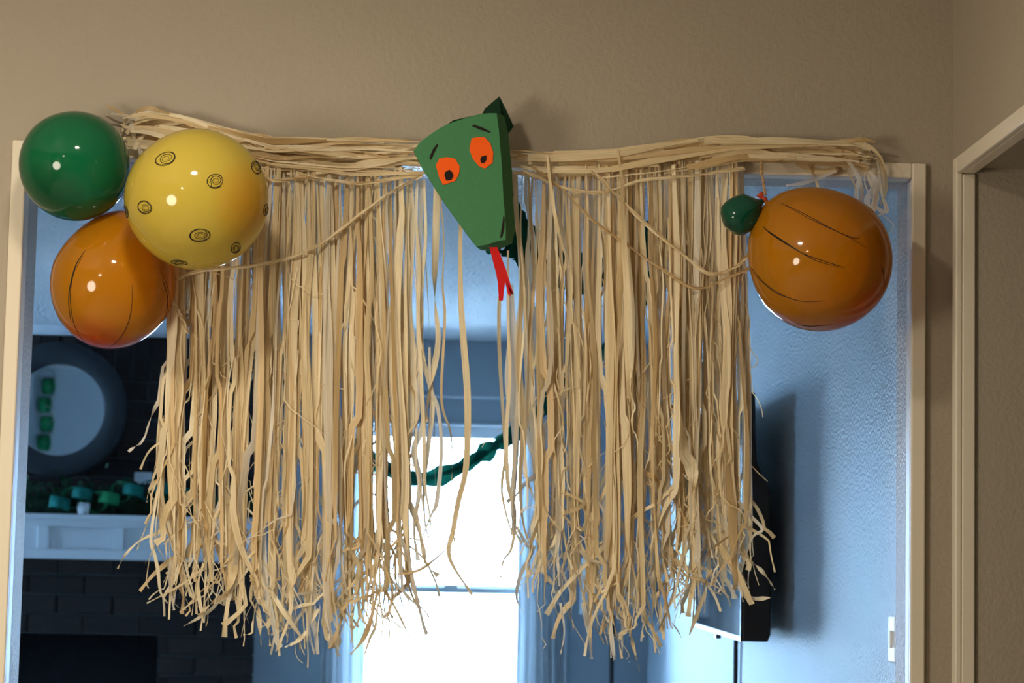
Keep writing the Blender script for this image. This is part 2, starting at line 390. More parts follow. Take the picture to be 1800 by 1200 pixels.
def sash(name, y, za, zb, top, bot):
    m = MB(); a, b = WX0 + .03, WX1 - .03
    m.box((a, y, zb - top), (b, y + .03, zb)); m.box((a, y, za), (b, y + .03, za + bot))
    m.box((a, y, za + bot), (a + .03, y + .03, zb - top)); m.box((b - .03, y, za + bot), (b, y + .03, zb - top))
    o = bevel(m.build('sash', M['white'], win), .004)
    MB().box((a + .03, y + .012, za + bot), (b - .03, y + .016, zb - top)).build('pane', M['glass'], o)
sash('upper', YFAR + .055, zr0 + .014, zt, zt - zg, .030)
sash('lower', YFAR + .015, WZ0 + .02, zr1 - .008, .028, .05)
xl = at(793, 1035, YFAR).x
bevel(MB().box((xl - .03, YFAR + .012, zr1 - .010), (xl + .03, YFAR + .05, zr1 + .006)).build('sash_lock', M['white'], win), .003)

# crown over the chimney breast and the brick breast itself
YBR = 10.48
bx1 = at(441, 1100, YBR).x; bx0 = -2.75
fz = at(150, 1119, YBR).z; fx1 = at(275, 1150, YBR).x; fx0 = fx1 - 1.15
ch = MB()
ch.box((bx0, YBR + .012, fz), (bx1 - .008, YFAR, 2.345)); ch.box((fx1 + .008, YBR + .012, 0), (bx1 - .008, YFAR, fz)); ch.box((bx0, YBR + .012, 0), (fx0 - .008, YFAR, fz))
chim = struct(ch.build('wall_chimney', M['mortar']))
m = MB(); m.box((fx0, YBR + .18, 0), (fx1, YBR + .20, fz)); m.box((fx0 - .01, YBR + .012, 0), (fx0, YBR + .2, fz)); m.box((fx1, YBR + .012, 0), (fx1 + .01, YBR + .2, fz)); m.box((fx0, YBR + .012, fz - .004), (fx1, YBR + .2, fz + .01))
m.build('firebox', M['soot'], chim)
cr = MB(); cr.prism([Vector((bx0, YBR - .05, 2.38)), Vector((bx0, YBR - .03, 2.355)), Vector((bx0, YBR - .004, 2.34)), Vector((bx0, YFAR, 2.34)), Vector((bx0, YFAR, 2.38))],
                    [Vector((bx1 + .03, YBR - .05, 2.38)), Vector((bx1 + .03, YBR - .03, 2.355)), Vector((bx1 + .03, YBR - .004, 2.34)), Vector((bx1 + .03, YFAR, 2.34)), Vector((bx1 + .03, YFAR, 2.38))])
struct(cr.build('trim_9', M['white']))
BL, BH, JO = 0.245, 0.079, 0.010
zs = 2.340 - 0.205                           # soldier course on top, running bond below
rb = random.Random(3)
def brick_mesh(l, h, d=.014):
    m = MB(); c = .003
    f = [Vector((c, 0, c)), Vector((l - c, 0, c)), Vector((l - c, 0, h - c)), Vector((c, 0, h - c))]
    b = [Vector((0, d, 0)), Vector((l, d, 0)), Vector((l, d, h)), Vector((0, d, h))]
    k = MB(); k.prism(f, b); me = bpy.data.meshes.new('brick'); me.from_pydata([tuple(p) for p in k.v], [], k.f); me.materials.append(M['brick']); me.update()
    return me
cache = {}
def put_brick(x0, x1, z0, z1):
    l, h = round(x1 - x0, 3), round(z1 - z0, 3)
    if l < .03: return
    if (l, h) not in cache: cache[(l, h)] = brick_mesh(l, h)
    o = bpy.data.objects.new('brick', cache[(l, h)]); col.objects.link(o); o.parent = chim
    o.location = (x0, YBR + rb.uniform(-.002, .003), z0)
x = bx1
while x > -2.15:
    put_brick(x - .075, x, zs + .004, 2.338); x -= .0835
row = 0; z = zs - .006
while z > 0.70:
    z0 = z - BH; x = bx1 - (0 if row % 2 == 0 else -.0) 
    x = bx1; first = True
    while x > -2.15:
        l = BL if not (first and row % 2) else BL * .47
        first = False
        a, b = x - l, x
        if z > fz + .01 and z0 < fz + .0: pass
        if z0 + .03 > fz or a >= fx1 - .02: put_brick(a, b, z0 if not (z0 < fz < z and a < fx1) else fz, z)
        elif b > fx1 + .03: put_brick(fx1 + .004, b, z0, z)
        x -= l + JO
    z -= BH + JO; row += 1
# returned side of the breast, bricks lying across the corner
z = zs - .006
while z > 0.70:
    l = .19
    k = MB().box((bx1 - .012, YBR + .013, z - BH), (bx1 - .001, YFAR - .002, z)); k.build('brick', M['brick'], chim)
    z -= BH + JO

# mantel shelf
mant = thing('mantel', 'long white fireplace mantel with recessed front panels on the brick chimney wall', 'mantel', (-1.5, YBR, 1.30))
ma, mbx = -2.62, at(452, 905, 10.28).x
zt_, zb_ = at(250, 906, 10.26).z, at(250, 985, 10.28).z
bevel(MB().box((ma, 10.235, zt_ - .022), (mbx + .02, YBR + .01, zt_)).build('shelf_board', M['white'], mant), .005)
m = MB(); yf = 10.285
m.box((ma, yf + .010, zb_), (mbx, YBR + .008, zt_ - .022))
bevel(m.build('apron', M['white'], mant), .003)
m = MB(); m.box((ma, yf - .004, zb_), (mbx, yf + .010, zb_ + .045)); bevel(m.build('rail', M['white'], mant), .003)
m = MB(); m.box((ma, yf - .004, zt_ - .055), (mbx, yf + .010, zt_ - .022)); bevel(m.build('rail', M['white'], mant), .003)
for pxs in (75, 208, 330, 446):
    xc = at(pxs, 950, yf).x
    bevel(MB().box((xc - .025, yf - .0035, zb_ + .045), (xc + .025, yf + .010, zt_ - .055)).build('stile', M['white'], mant), .003)
for pa, pb in ((85, 196), (222, 318), (342, 436)):
    xa, xb = at(pa, 950, yf).x, at(pb, 950, yf).x
    m = MB(); za, zb2 = zb_ + .052, zt_ - .062; t = .008
    m.box((xa, yf + .003, za), (xb, yf + .010, za + t)); m.box((xa, yf + .003, zb2 - t), (xb, yf + .010, zb2)); m.box((xa, yf + .003, za + t), (xa + t, yf + .010, zb2 - t)); m.box((xb - t, yf + .003, za + t), (xb, yf + .010, zb2 - t))
    m.build('panel_moulding', M['white'], mant)

# light switch plate on the room's right wall, seen almost edge on
sw = at(1565, 1123, 4.80)
swt = thing('light_switch', 'white light switch plate beside the right edge of the opening', 'light switch', (0.955, 4.80, sw.z))
hz = 41 / 833
bevel(MB().box((0.9435, 4.762, sw.z - hz), (0.955, 4.836, sw.z + hz)).build('plate', M['white'], swt), .004)
bevel(MB().box((0.9385, 4.790, sw.z - .018), (0.9435, 4.808, sw.z + .018)).build('rocker', M['white'], swt), .002)

# outdoors
struct(MB().box((-30, YFAR + .3, -.35), (30, 70, -.30)).build('ground', M['bare']))
p0, p1 = at(745, 1176, 24), at(825, 1192, 24)
bed = tag(MB().prism([p0, Vector((p1.x, 24, p0.z - .035)), Vector((p1.x, 24, -.3)), Vector((p0.x, 24, -.3))],
               [p + Vector((0, 2.0, 0)) for p in (p0, Vector((p1.x, 24, p0.z - .035)), Vector((p1.x, 24, -.3)), Vector((p0.x, 24, -.3)))]).build('garden_edging', M['redbrick']),
          'low pinkish strip outdoors at the bottom of the bright window', 'garden edging')
bed.location.z = 0

# ------------------------------------------------------------------ things in the far room
# curtains
rod_z = at(800, 697, 10.58).z
rod = thing('curtain_rod', 'thin white curtain rod across the wall above the bright window', 'curtain rod', (0.03, 10.60, rod_z))
rx0, rx1 = at(555, 697, 10.58).x, at(1015, 697, 10.58).x
MB().tube([(rx0, 10.60, rod_z), (rx1, 10.60, rod_z)], .0055, 10).build('rod', M['white'], rod, True)
for xx in (rx0 + .02, rx1 - .02):
    MB().tube([(xx, 10.60, rod_z), (xx, 10.695, rod_z)], .006, 8).build('bracket', M['white'], rod, True)
for xx, s in ((rx0, -1), (rx1, 1)):
    MB().lathe([(0, -.014), (.010, -.010), (.013, 0), (.010, .010), (0, .014)], 14, Matrix.Translation((xx, 10.60, rod_z))).build('finial', M['white'], rod, True)
def curtain(label, xa, xb, seed):
    r = random.Random(seed); nx, nz = 90, 14; m = MB(); ph = r.uniform(0, 6)
    n = 0
    for k in range(nz + 1):
        z = lerp(rod_z - .008, 0.05, k / nz)
        sp = 1 + .10 * k / nz
        for i in range(nx + 1):
            u = i / nx; x = (xa + xb) / 2 + (u - .5) * (xb - xa) * (0.93 + .07 * k / nz)
            y = 10.60 + (.020 + .012 * math.sin(3 * u + ph)) * math.sin(u * 2 * math.pi * 4.2 + ph + .25 * math.sin(k * .5)) * (.55 + .45 * k / nz)
            m.v.append((x, y - .012, z))
    for k in range(nz):
        for i in range(nx):
            a = k * (nx + 1) + i; m.face([a, a + 1, a + nx + 2, a + nx + 1])
    o = m.build('curtain', M['sheer'], None, True); o.location = (0, 0, 0)
    return tag(o, label, 'curtain')
curtain('sheer white curtain panel hanging at the left side of the bright window', at(563, 1100, 10.6).x, at(644, 1100, 10.6).x, 1)
curtain('sheer white curtain panel hanging at the right side of the bright window', at(913, 1100, 10.6).x, at(1003, 1100, 10.6).x, 2)

# round mirror
mc = at(103, 720, 10.40)
mir = thing('round_mirror', 'round wall mirror in a wide slate grey frame above the mantel', 'mirror', mc)
mir.rotation_euler = (R(1.3), 0, 0)
T = Matrix.Rotation(R(90), 4, 'X')
ro, ri = 119 / 4000 * 10.4, 80 / 4000 * 10.4
MB().lathe([(ri, -.02), (ri, .010), (ri + .006, .014), (ro - .012, .022), (ro, .012), (ro, -.03), (ri, -.03)], 72, T).build('frame', M['slate'], mir, True, world=False)
m = MB().lathe([(0, .004), (ri + .003, .004), (ri + .003, -.01), (0, -.01)], 72, T); m.build('glass', M['mirror'], mir, False, world=False)

# paper chains
def paper_chain(name, label, links, group=None):
    # links: (centre, radius, width, direction angle, material)
    root = thing(name, label, 'paper chain', links[0][0], group)
    for c, r, wd, ax, mt in links:
        n = 28; m = MB(); c = Vector(c)
        a = Vector(ax).normalized(); e1 = a.orthogonal().normalized(); e2 = a.cross(e1)
        for i in range(n):
            q = 2 * math.pi * i / n; d = e1 * math.cos(q) + e2 * math.sin(q)
            for rad in (r, r - .0012):
                for s in (-wd/2, wd/2): m.v.append(tuple(c + d * rad + a * s))
        for i in range(n):
            j = (i + 1) % n; A, B = 4*i, 4*j
            for q in ((A, B, B+1, A+1), (A+2, A+3, B+3, B+2), (A, A+2, B+2, B), (A+1, B+1, B+3, A+3)): m.face(list(q))
        m.build('link', M[mt], root, True)
    return root
def mant_links():
    r = random.Random(5); out = []
    spec = [(105, 888, 'teal'), (128, 878, 'chaingreen'), (145, 872, 'teal'), (170, 886, 'chaingreen'), (192, 880, 'chaingreen'), (213, 868, 'chaingreen'), (234, 866, 'teal'), (262, 866, 'teal'), (285, 862, 'teal'), (305, 868, 'chaingreen'), (330, 874, 'teal'), (352, 878, 'chaingreen')]
    for i, (x, y, mt) in enumerate(spec):
        c = at(x, y - 4, 10.265)
        ax = (0.15, 0.1, 1) if i % 2 == 0 else (0.25, 1, 0.2)
        out.append((c, .046, .05 if i % 2 == 0 else .042, ax, mt))
    return out
paper_chain('paper_chain', 'green and teal paper chain lying over dark leaves on the mantel', mant_links())
back = []
c0 = Vector((-2.815, YB + .055, 2.31))
for i in range(8):
    back.append((c0 + Vector((.012 * math.sin(i * 1.7), 0, -.066 * i)), .056, .06, (1, .2, 0) if i % 2 else (0.2, 1, 0), ('darkshadepaper', 'chaingreen', 'teal', 'chaingreen', 'white', 'chaingreen', 'teal', 'chaingreen')[i]))
M.setdefault('w2', M['white'])
paper_chain('paper_chain', 'green and white paper chain that hangs down inside the mirror reflection', back)

# leaf garland on the mantel
rg = random.Random(11); m = MB()
for i in range(900):
    px = rg.uniform(30, 440); py = 903 - abs(rg.gauss(0, 1)) * 22 * (1 if px < 300 else .6); Y = rg.uniform(10.30, 10.44)
    c = at(px, py, Y); c.z = max(c.z, zt_ + .004)
    a = rg.uniform(0, 6.28); b = rg.uniform(-.6, .9); l = rg.uniform(.03, .06); wdt = l * .32
    d = Vector((math.cos(a) * math.cos(b), math.sin(a) * math.cos(b) * .5, abs(math.sin(b)))); s = d.cross(Vector((0, 1, .3))).normalized() * wdt
    n = len(m.v); m.v += [tuple(c), tuple(c + d*l*.5 + s), tuple(c + d*l), tuple(c + d*l*.5 - s)]; m.face([n, n+1, n+2, n+3])
gar = tag(m.build('leaf_garland', M['leaf']), 'dark leafy garland lying along the top of the white mantel', 'garland'); gar['kind'] = 'stuff'
cz = at(147, 903, 10.27)
cp = thing('votive_cup', 'small white votive cup standing on the mantel under the mirror', 'candle', (cz.x, 10.262, zt_))
MB().lathe([(0, .001), (.024, .001), (.028, .03), (.030, .052), (.027, .052), (.025, .03), (.022, .012), (0, .012)], 28, Matrix.Translation((cz.x, 10.262, zt_))).build('cup', M['white'], cp, True)
MB().lathe([(0, .012), (.022, .012), (.023, .034), (0, .036)], 20, Matrix.Translation((cz.x, 10.262, zt_))).build('candle', M['trim'], cp, True)
oc = at(252, 840, YBR)
ol = thing('wall_outlet', 'small pale outlet cover on the dark brick above the mantel', 'outlet', oc)
bevel(MB().box((oc.x - .040, YBR - .010, oc.z - .027), (oc.x + .040, YBR + .012, oc.z + .027)).build('cover_plate', M['white'], ol), .003)
for s in (-.018, .018):
    MB().lathe([(0, 0), (.011, 0), (.011, .004), (0, .004)], 16, Matrix.Translation((oc.x + s, YBR - .0095, oc.z)) @ T).build('socket', M['white'], ol)

# television on the right wall
ty0 = 6.30
tA = at(1305, 1127, ty0); tT = at(1302, 688, ty0)
zb0, zt0 = tA.z, tT.z
xA = tA.x
best = min((abs(at(1205, 1102, y).z - zb0), y) for y in [7 + .01 * i for i in range(120)]); ty1 = 7.68
xB = xA + .026
tv = thing('television', 'black flat screen television mounted on the right wall of the far room', 'television', (XW, (ty0 + ty1) / 2, zb0))
u = Vector((xB - xA, ty1 - ty0, 0)); Lu = u.length; u.normalize(); nrm = Vector((u.y, -u.x, 0))     # nrm points to the wall
A = Vector((xA, ty0, 0))
def tvp(a, d, z): return A + u * a + nrm * d + Vector((0, 0, z))
H_ = zt0 - zb0
m = MB()
prof = [(0, 0.0), (0, H_), (.028, H_ - .002), (.034, H_ * .72), (.072, H_ * .60), (.078, .02), (.07, 0)]
m.prism([tvp(0, d, zb0 + z) for d, z in prof], [tvp(Lu, d, zb0 + z) for d, z in prof])
bevel(m.build('housing', M['black'], tv), .004)
m = MB(); b = .009
fr = [(0, 0), (Lu, 0), (Lu, H_), (0, H_)]; ins = [(b, b + .004), (Lu - b, b + .004), (Lu - b, H_ - b), (b, H_ - b)]
def ring(d): 
    return [tvp(a, d, zb0 + z) for a, z in fr] + [tvp(a, d, zb0 + z) for a, z in ins]
n = len(m.v); m.v += [tuple(p) for p in ring(-.006)] + [tuple(p) for p in ring(0.001)]
for i in range(4):
    j = (i + 1) % 4
    m.face([i, j, 4 + j, 4 + i]); m.face([i, 8 + i, 8 + j, j]); m.face([4 + i, 4 + j, 12 + j, 12 + i])
m.build('bezel', M['black'], tv)
m = MB(); m.prism([tvp(a, -.003, zb0 + z) for a, z in ins], [tvp(a, 0.0005, zb0 + z) for a, z in ins]); m.build('screen', M['screen'], tv)
m = MB(); q = Lu * .52
m.prism([tvp(q - .03, -.004, zb0), tvp(q + .03, -.004, zb0), tvp(q + .022, -.004, zb0 - .016), tvp(q - .022, -.004, zb0 - .016)],
        [tvp(q - .03, .012, zb0), tvp(q + .03, .012, zb0), tvp(q + .022, .012, zb0 - .016), tvp(q - .022, .012, zb0 - .016)])
m.build('sensor', M['black'], tv)
m = MB(); m.box((xA + .09, 6.85, zb0 + .25), (XW, 7.15, zb0 + .45)); m.build('wall_bracket', M['blackmetal'], tv)
cb = at(1277, 1123, 7.35)
m = MB(); m.tube([(XW - .012, 7.35, zb0 + .10), (XW - .012, 7.35, zb0 - .05), (XW - .010, 7.36, .8), (XW - .010, 7.35, .3)], .0075, 8); m.build('power_cable', M['black'], tv, True)

# floor lamp in the corner
lt = at(1078, 982, 10.25); lb = at(1078, 1080, 10.25)
fl = thing('floor_lamp', 'floor lamp with a pale drum shade and black pole in the far right corner', 'floor lamp', (lt.x, 10.25, 0))
rs = 58 / 4000 * 10.25
MB().lathe([(rs * .96, lt.z), (rs, lb.z), (rs - .003, lb.z), (rs * .96 - .003, lt.z), (rs * .96, lt.z)], 48, Matrix.Translation((lt.x, 10.25, 0))).build('lamp_shade', M['shade'], fl, True)
MB().tube([(lt.x, 10.25, .02), (lt.x, 10.25, lt.z + .03)], .0115, 12).build('pole', M['blackmetal'], fl, True)
MB().lathe([(0, 0), (.14, 0), (.14, .012), (.03, .03), (0, .03)], 36, Matrix.Translation((lt.x, 10.25, 0))).build('base', M['blackmetal'], fl, True)
MB().lathe([(0, .02), (.012, .024), (.014, .032), (.006, .044), (0, .046)], 14, Matrix.Translation((lt.x, 10.25, lt.z))).build('finial', M['blackmetal'], fl, True)

# twisted crepe streamers
def streamer(label, P, turns, seed, name='paper_streamer'):
    pts = smooth_path(P, 150); r = random.Random(seed); W = []; A_ = []; V = []
    for i, (x, y, Y, wd) in enumerate(pts):
        t = i / 149; V.append(at(x, y, Y)); W.append(wd * (1 + .10 * math.sin(i * .9 + seed) + .06 * math.sin(i * 2.3)))
        A_.append(turns * 2 * math.pi * t + .7 * math.sin(t * 21 + seed))
    m = MB(); m.ribbon(V, W, A_, .18); m.ribbon(V, [q * .8 for q in W], [q + 1.45 for q in A_], -.15)
    o = m.build(name, M['crepe'], None, True)
    return tag(o, label, 'streamer')
streamer('long twisted green crepe streamer drooping in front of the bright window',
         [(435, 566, 9.6, .05), (480, 620, 9.6, .085), (530, 690, 9.6, .085), (600, 765, 9.6, .085), (675, 822, 9.6, .085), (740, 842, 9.6, .085), (800, 826, 9.6, .085), (855, 794, 9.6, .085),
          (905, 762, 9.6, .085), (960, 712, 9.5, .085), (1010, 655, 9.3, .085), (1070, 608, 9.0, .085), (1110, 555, 8.5, .085), (1142, 485, 7.8, .085), (1170, 415, 7.0, .085), (1203, 356, 6.5, .05)], 5.5, 2)
streamer('wide twisted green crepe streamer trailing into the room behind the snake head',
         [(880, 395, 4.80, .12), (905, 425, 4.9, .12), (940, 450, 5.05, .12), (985, 478, 5.25, .12), (1030, 488, 5.5, .10), (1080, 475, 5.8, .10), (1130, 435, 6.1, .10), (1178, 385, 6.3, .10), (1205, 352, 6.4, .05)], 2.2, 5)

# ------------------------------------------------------------------ raffia
rr = random.Random(21)
def wave(r, n=4, lo=1.0, hi=5.0):
    c = [(r.gauss(0, 1) / (k + 1) ** .7, r.uniform(lo, hi) * (k + 1) * .6, r.uniform(0, 6.28)) for k in range(n)]
    return lambda t: sum(a * math.sin(f * t * 2 + p) for a, f, p in c)
def strand_path(r, x0, y0, x1, y1, splay, wob, clump=None, kink=0.80):
    """pixel path of one hanging strand: gentle waves, gathered by clump(x, t), ends kinked outwards"""
    w1 = wave(r); n = 34; P = []
    for i in range(n):
        t = i / (n - 1) * kink
        x = lerp(x0, x1, t ** 1.1) + wob * w1(t) * min(1, t * 4)
        if clump: x = lerp(x, clump(x, t), min(.34, .02 + .40 * t))
        P.append((x, lerp(y0, y1, t)))
    # the last stretch runs nearly straight between a few sharp kinks
    L = (y1 - y0) * (1 - kink); k = 14; x, y = P[-1]
    th = math.atan2(P[-1][0] - P[-4][0], P[-1][1] - P[-4][1]); drift = r.gauss(0, splay * .8); nk = 0
    for i in range(k):
        th += (drift - th) * .12 + r.gauss(0, splay * .08)
        if r.random() < .16: th += r.choice((-1, 1)) * r.uniform(.25, 1.1) * min(1, splay * 2); drift = r.gauss(0, splay * .8)
        th = max(-1.45, min(1.45, th))
        x += math.sin(th) * L / k * 1.1; y += math.cos(th) * L / k * 1.1; P.append((x, y))
    return P
def add_strand(root, P, Y, wpx, r, mat='raffia', name='strand', flat=False, narrow_top=.42, m=None, u0=0, tipw=None):
    k = len(P); wv = wave(r, 3, 1, 4); dv = wave(r, 3, .8, 3); tw = wave(r, 3, 1.2, 4)
    base = r.gauss(0, .30); amp = .32 if r.random() < .75 else 1.1
    pts, W, A_ = [], [], []
    tipw = tipw or r.uniform(.35, 1.0)
    for i, (x, y) in enumerate(P):
        t = i / (k - 1)
        pts.append(at(x, y, Y + .007 * dv(t) * min(1, t * 3) if not flat else Y + .003 * dv(t)))
        ww = wpx * (1 + .22 * wv(t)) * table(t, [(0, narrow_top), (.12, .8), (.3, 1), (.68, 1), (.84, .62), (.96, tipw * .6), (1, tipw * .85)])
        W.append(max(1.6, ww) / 889.0)
        A_.append(base + amp * tw(t) * (0.5 + t) + (1.6 * max(0, t - .75) * 4 * amp * math.sin(t * 30 + base * 9)))
    mine = m is None
    m = m or MB()
    m.ribbon(pts, W, A_, r.uniform(-.07, .07), u0=u0)
    if mine: return m.build(name, M[mat], root, True)
def pick(r): 
    q = r.random(); return 'raffiadark' if q < .17 else ('raffiapale' if q > .82 else 'raffia')

def clump_fn(r, xa, xb, gap):
    c = []; x = xa
    while x < xb: c.append((x, wave(r, 3, .8, 2.5), r.uniform(.4, 1))); x += r.uniform(.6, 1.5) * gap
    def f(x, t):
        best = min(c, key=lambda q: abs(q[0] + 5 * q[1](t) - x)); return best[0] + 5 * best[1](t)
    return f

def skirt(label, loc, xs_top, n, spread, ybot, density, cl_gap, seed):
    r = random.Random(seed)
    root = thing('raffia_skirt', label, 'raffia skirt', loc)
    cl = clump_fn(r, xs_top[0] - 40, xs_top[1] + 60, cl_gap)
    made = 0
    while made < n:
        x0 = r.uniform(*xs_top)
        if r.random() > table(x0, density): continue
        x1 = max(276, min(1322, spread(x0) + r.gauss(0, 15)))
        y1 = table(x1, ybot) - 34 + min(62, r.gauss(0, 66))
        y0 = table(x0, ycord) + r.uniform(-14, 8) - (r.uniform(5, 26) if r.random() < .3 else 0)
        w_ = min(17, max(3.0, r.lognormvariate(math.log(7.0), .50)))
        Y = r.uniform(4.496, 4.531)
        P = strand_path(r, x0, y0, x1, y1, r.choice((.12, .18, .28, .40, .55, .70)), 5.0, cl, r.uniform(.76, .92))
        add_strand(root, P, Y, w_, r, pick(r)); made += 1
    fine = MB(); q = 0                        # split-off hairs too thin to pick apart
    while q < 150:
        x0 = r.uniform(*xs_top)
        if r.random() > table(x0, density): continue
        x1 = spread(x0) + r.gauss(0, 16); ya = r.uniform(300, 760)
        P = strand_path(r, lerp(x0, x1, (ya - 300) / 760), ya, x1, min(table(x1, ybot) + r.gauss(0, 40), ya + r.uniform(150, 520)), r.choice((.3, .5, .8)), 4.5, cl, .72)
        add_strand(root, P, r.uniform(4.492, 4.53), r.uniform(1.6, 3.2), r, m=fine, u0=q); q += 1
    f = fine.build('fine_fibre', M['raffia'], root, True); f['kind'] = 'stuff'
    return root
ycord = [(300, 296), (455, 298), (600, 306), (740, 306), (905, 300), (1000, 304), (1100, 302), (1200, 292), (1310, 286)]
left = skirt('raffia grass skirt left of the snake head, hanging from beneath the yellow balloon', at(530, 280, 4.52), (312, 748), 240,
             lambda x: 275 + (x - 312) / 436 * 490,
             [(270, 985), (300, 1030), (340, 1050), (420, 1085), (500, 1110), (590, 1110), (660, 1085), (720, 1070), (770, 1020), (820, 960)],
             [(312, 1.0), (600, 1.0), (680, .95), (705, .45), (748, .12)], 26, 31)
right = skirt('raffia grass skirt right of the snake head, beside the round pumpkin balloon', at(1120, 280, 4.52), (918, 1308), 226,
              lambda x: 925 + (x - 918) / 390 * 395,
              [(920, 985), (960, 1040), (1000, 1090), (1060, 1120), (1130, 1105), (1190, 1060), (1240, 1040), (1300, 1010), (1330, 990)],
              [(918, .10), (938, .18), (944, 1.0), (1308, 1.0)], 24, 47)
# loose single strands between the two skirts, read off the photograph
def loose(root, P, wpx, mat='raffia', Y=4.515, n=44, narrow=.7, name='strand'):
    pts = smooth_path(P, n); add_strand(root, pts, Y, wpx, rr, mat, name, narrow_top=narrow)
for P, w_, mt in [
    ([(742, 318), (738, 430), (741, 560), (735, 650), (745, 740), (728, 790), (738, 850), (728, 930), (735, 985)], 11, 'raffiapale'),
    ([(745, 315), (748, 420), (738, 520), (742, 620), (760, 700), (752, 790), (745, 860), (752, 940), (790, 965)], 8, 'raffia'),
    ([(768, 330), (766, 420), (764, 520), (770, 600), (756, 680), (748, 745)], 12, 'raffia'),
    ([(772, 330), (780, 420), (778, 500), (782, 560), (776, 700), (792, 760), (795, 820), (792, 880), (800, 960)], 5, 'raffiadark'),
    ([(810, 390), (809, 450), (810, 520), (814, 590), (821, 680), (822, 760), (818, 830), (806, 880), (797, 930), (790, 980), (830, 1045)], 13, 'raffia'),
    ([(755, 610), (757, 680), (770, 720), (776, 790), (768, 880), (758, 905), (740, 950)], 7, 'raffiapale'),
    ([(720, 320), (722, 420), (716, 540), (724, 640), (722, 740), (712, 850), (716, 950), (722, 1010), (735, 1060)], 14, 'raffia'),
    ([(700, 980), (712, 1010), (726, 1050), (742, 1080)], 5, 'raffiadark'),
]: loose(left, P, w_, mt)
for P, w_, mt in [
    ([(905, 300), (908, 380), (918, 470), (915, 560), (912, 640), (920, 740), (914, 850), (922, 930), (940, 965)], 11, 'raffia'),
    ([(900, 310), (912, 420), (916, 520), (908, 600), (910, 700), (905, 800), (900, 880), (905, 930), (918, 955)], 8, 'raffiapale'),
    ([(878, 520), (877, 580), (880, 660), (885, 740), (888, 800), (882, 860), (893, 915), (905, 945)], 11, 'raffia'),
    ([(893, 440), (893, 560), (896, 660), (890, 760), (893, 850), (905, 900), (900, 960), (885, 985), (880, 1015)], 7, 'raffia'),
    ([(898, 500), (900, 600), (898, 680), (906, 760), (905, 850), (900, 940)], 13, 'raffiapale'),
    ([(907, 925), (925, 955), (935, 970), (915, 1010), (908, 1050), (920, 1074)], 8, 'raffiapale'),
    ([(928, 300), (934, 400), (938, 500), (930, 600), (938, 680)], 7, 'raffiadark'),
]: loose(right, P, w_, mt)
# strays that cross or stick out at the lower ends
for P, w_, mt in [
    ([(352, 1002), (330, 1020), (300, 1038), (258, 1060)], 5, 'raffia'),
    ([(402, 1032), (374, 1068), (350, 1085), (323, 1100)], 6, 'raffia'),
    ([(358, 990), (349, 1020), (350, 1050), (358, 1092)], 9, 'raffia'),
    ([(285, 820), (276, 870), (265, 945), (272, 975), (278, 1005), (282, 1040), (295, 1060)], 6, 'raffia'),
    ([(300, 985), (298, 1020), (306, 1072)], 5, 'raffiapale'),
    ([(445, 985), (425, 1015), (402, 1042), (385, 1060)], 6, 'raffia'),
    ([(478, 1040), (500, 1078), (532, 1122)], 8, 'raffia'),
    ([(560, 1070), (532, 1118), (500, 1138)], 7, 'raffia'),
    ([(664, 1035), (654, 1080), (640, 1120), (616, 1150)], 7, 'raffiadark'),
    ([(668, 1030), (690, 1060), (706, 1090), (720, 1120)], 4, 'raffiadark'),
    ([(690, 1010), (740, 1000), (790, 960)], 4, 'raffiadark'),
    ([(664, 1060), (660, 1100), (650, 1122), (641, 1150)], 5, 'raffia'),
    ([(600, 1090), (588, 1120), (578, 1140)], 8, 'raffiadark'),
    ([(440, 1010), (468, 1070), (475, 1135)], 11, 'raffia'),
]: loose(left, P, w_, mt, 4.505, 20)
for P, w_, mt in [
    ([(1298, 880), (1318, 905), (1340, 930), (1322, 945), (1305, 1000)], 6, 'raffiapale'),
    ([(1290, 960), (1320, 985), (1345, 1010), (1362, 1036)], 6, 'raffia'),
    ([(1265, 960), (1292, 1000), (1310, 1040), (1322, 1062)], 15, 'raffia'),
    ([(1308, 1048), (1330, 1052), (1354, 1050)], 6, 'raffia'),
    ([(1240, 1040), (1225, 1080), (1212, 1115)], 8, 'raffia'),
    ([(1080, 1020), (1073, 1090), (1080, 1160)], 9, 'raffiapale'),
    ([(1024, 1060), (1036, 1110), (1040, 1158)], 9, 'raffiapale'),
    ([(1105, 1060), (1108, 1110), (1120, 1162)], 7, 'raffia'),
    ([(1105, 1040), (1095, 1090), (1094, 1148)], 5, 'raffiapale'),
    ([(1180, 960), (1185, 1030), (1170, 1080), (1150, 1120)], 5, 'raffiadark'),
    ([(1285, 940), (1250, 965), (1230, 990), (1195, 1030)], 5, 'raffiadark'),
    ([(985, 1060), (992, 1110), (985, 1150)], 5, 'raffiapale'),
    ([(1252, 1000), (1240, 1030), (1270, 1045)], 5, 'raffiadark'),
    ([(980, 860), (1022, 880), (1018, 892), (985, 905), (955, 925)], 9, 'raffia'),
]: loose(right, P, w_, mt, 4.503, 20)
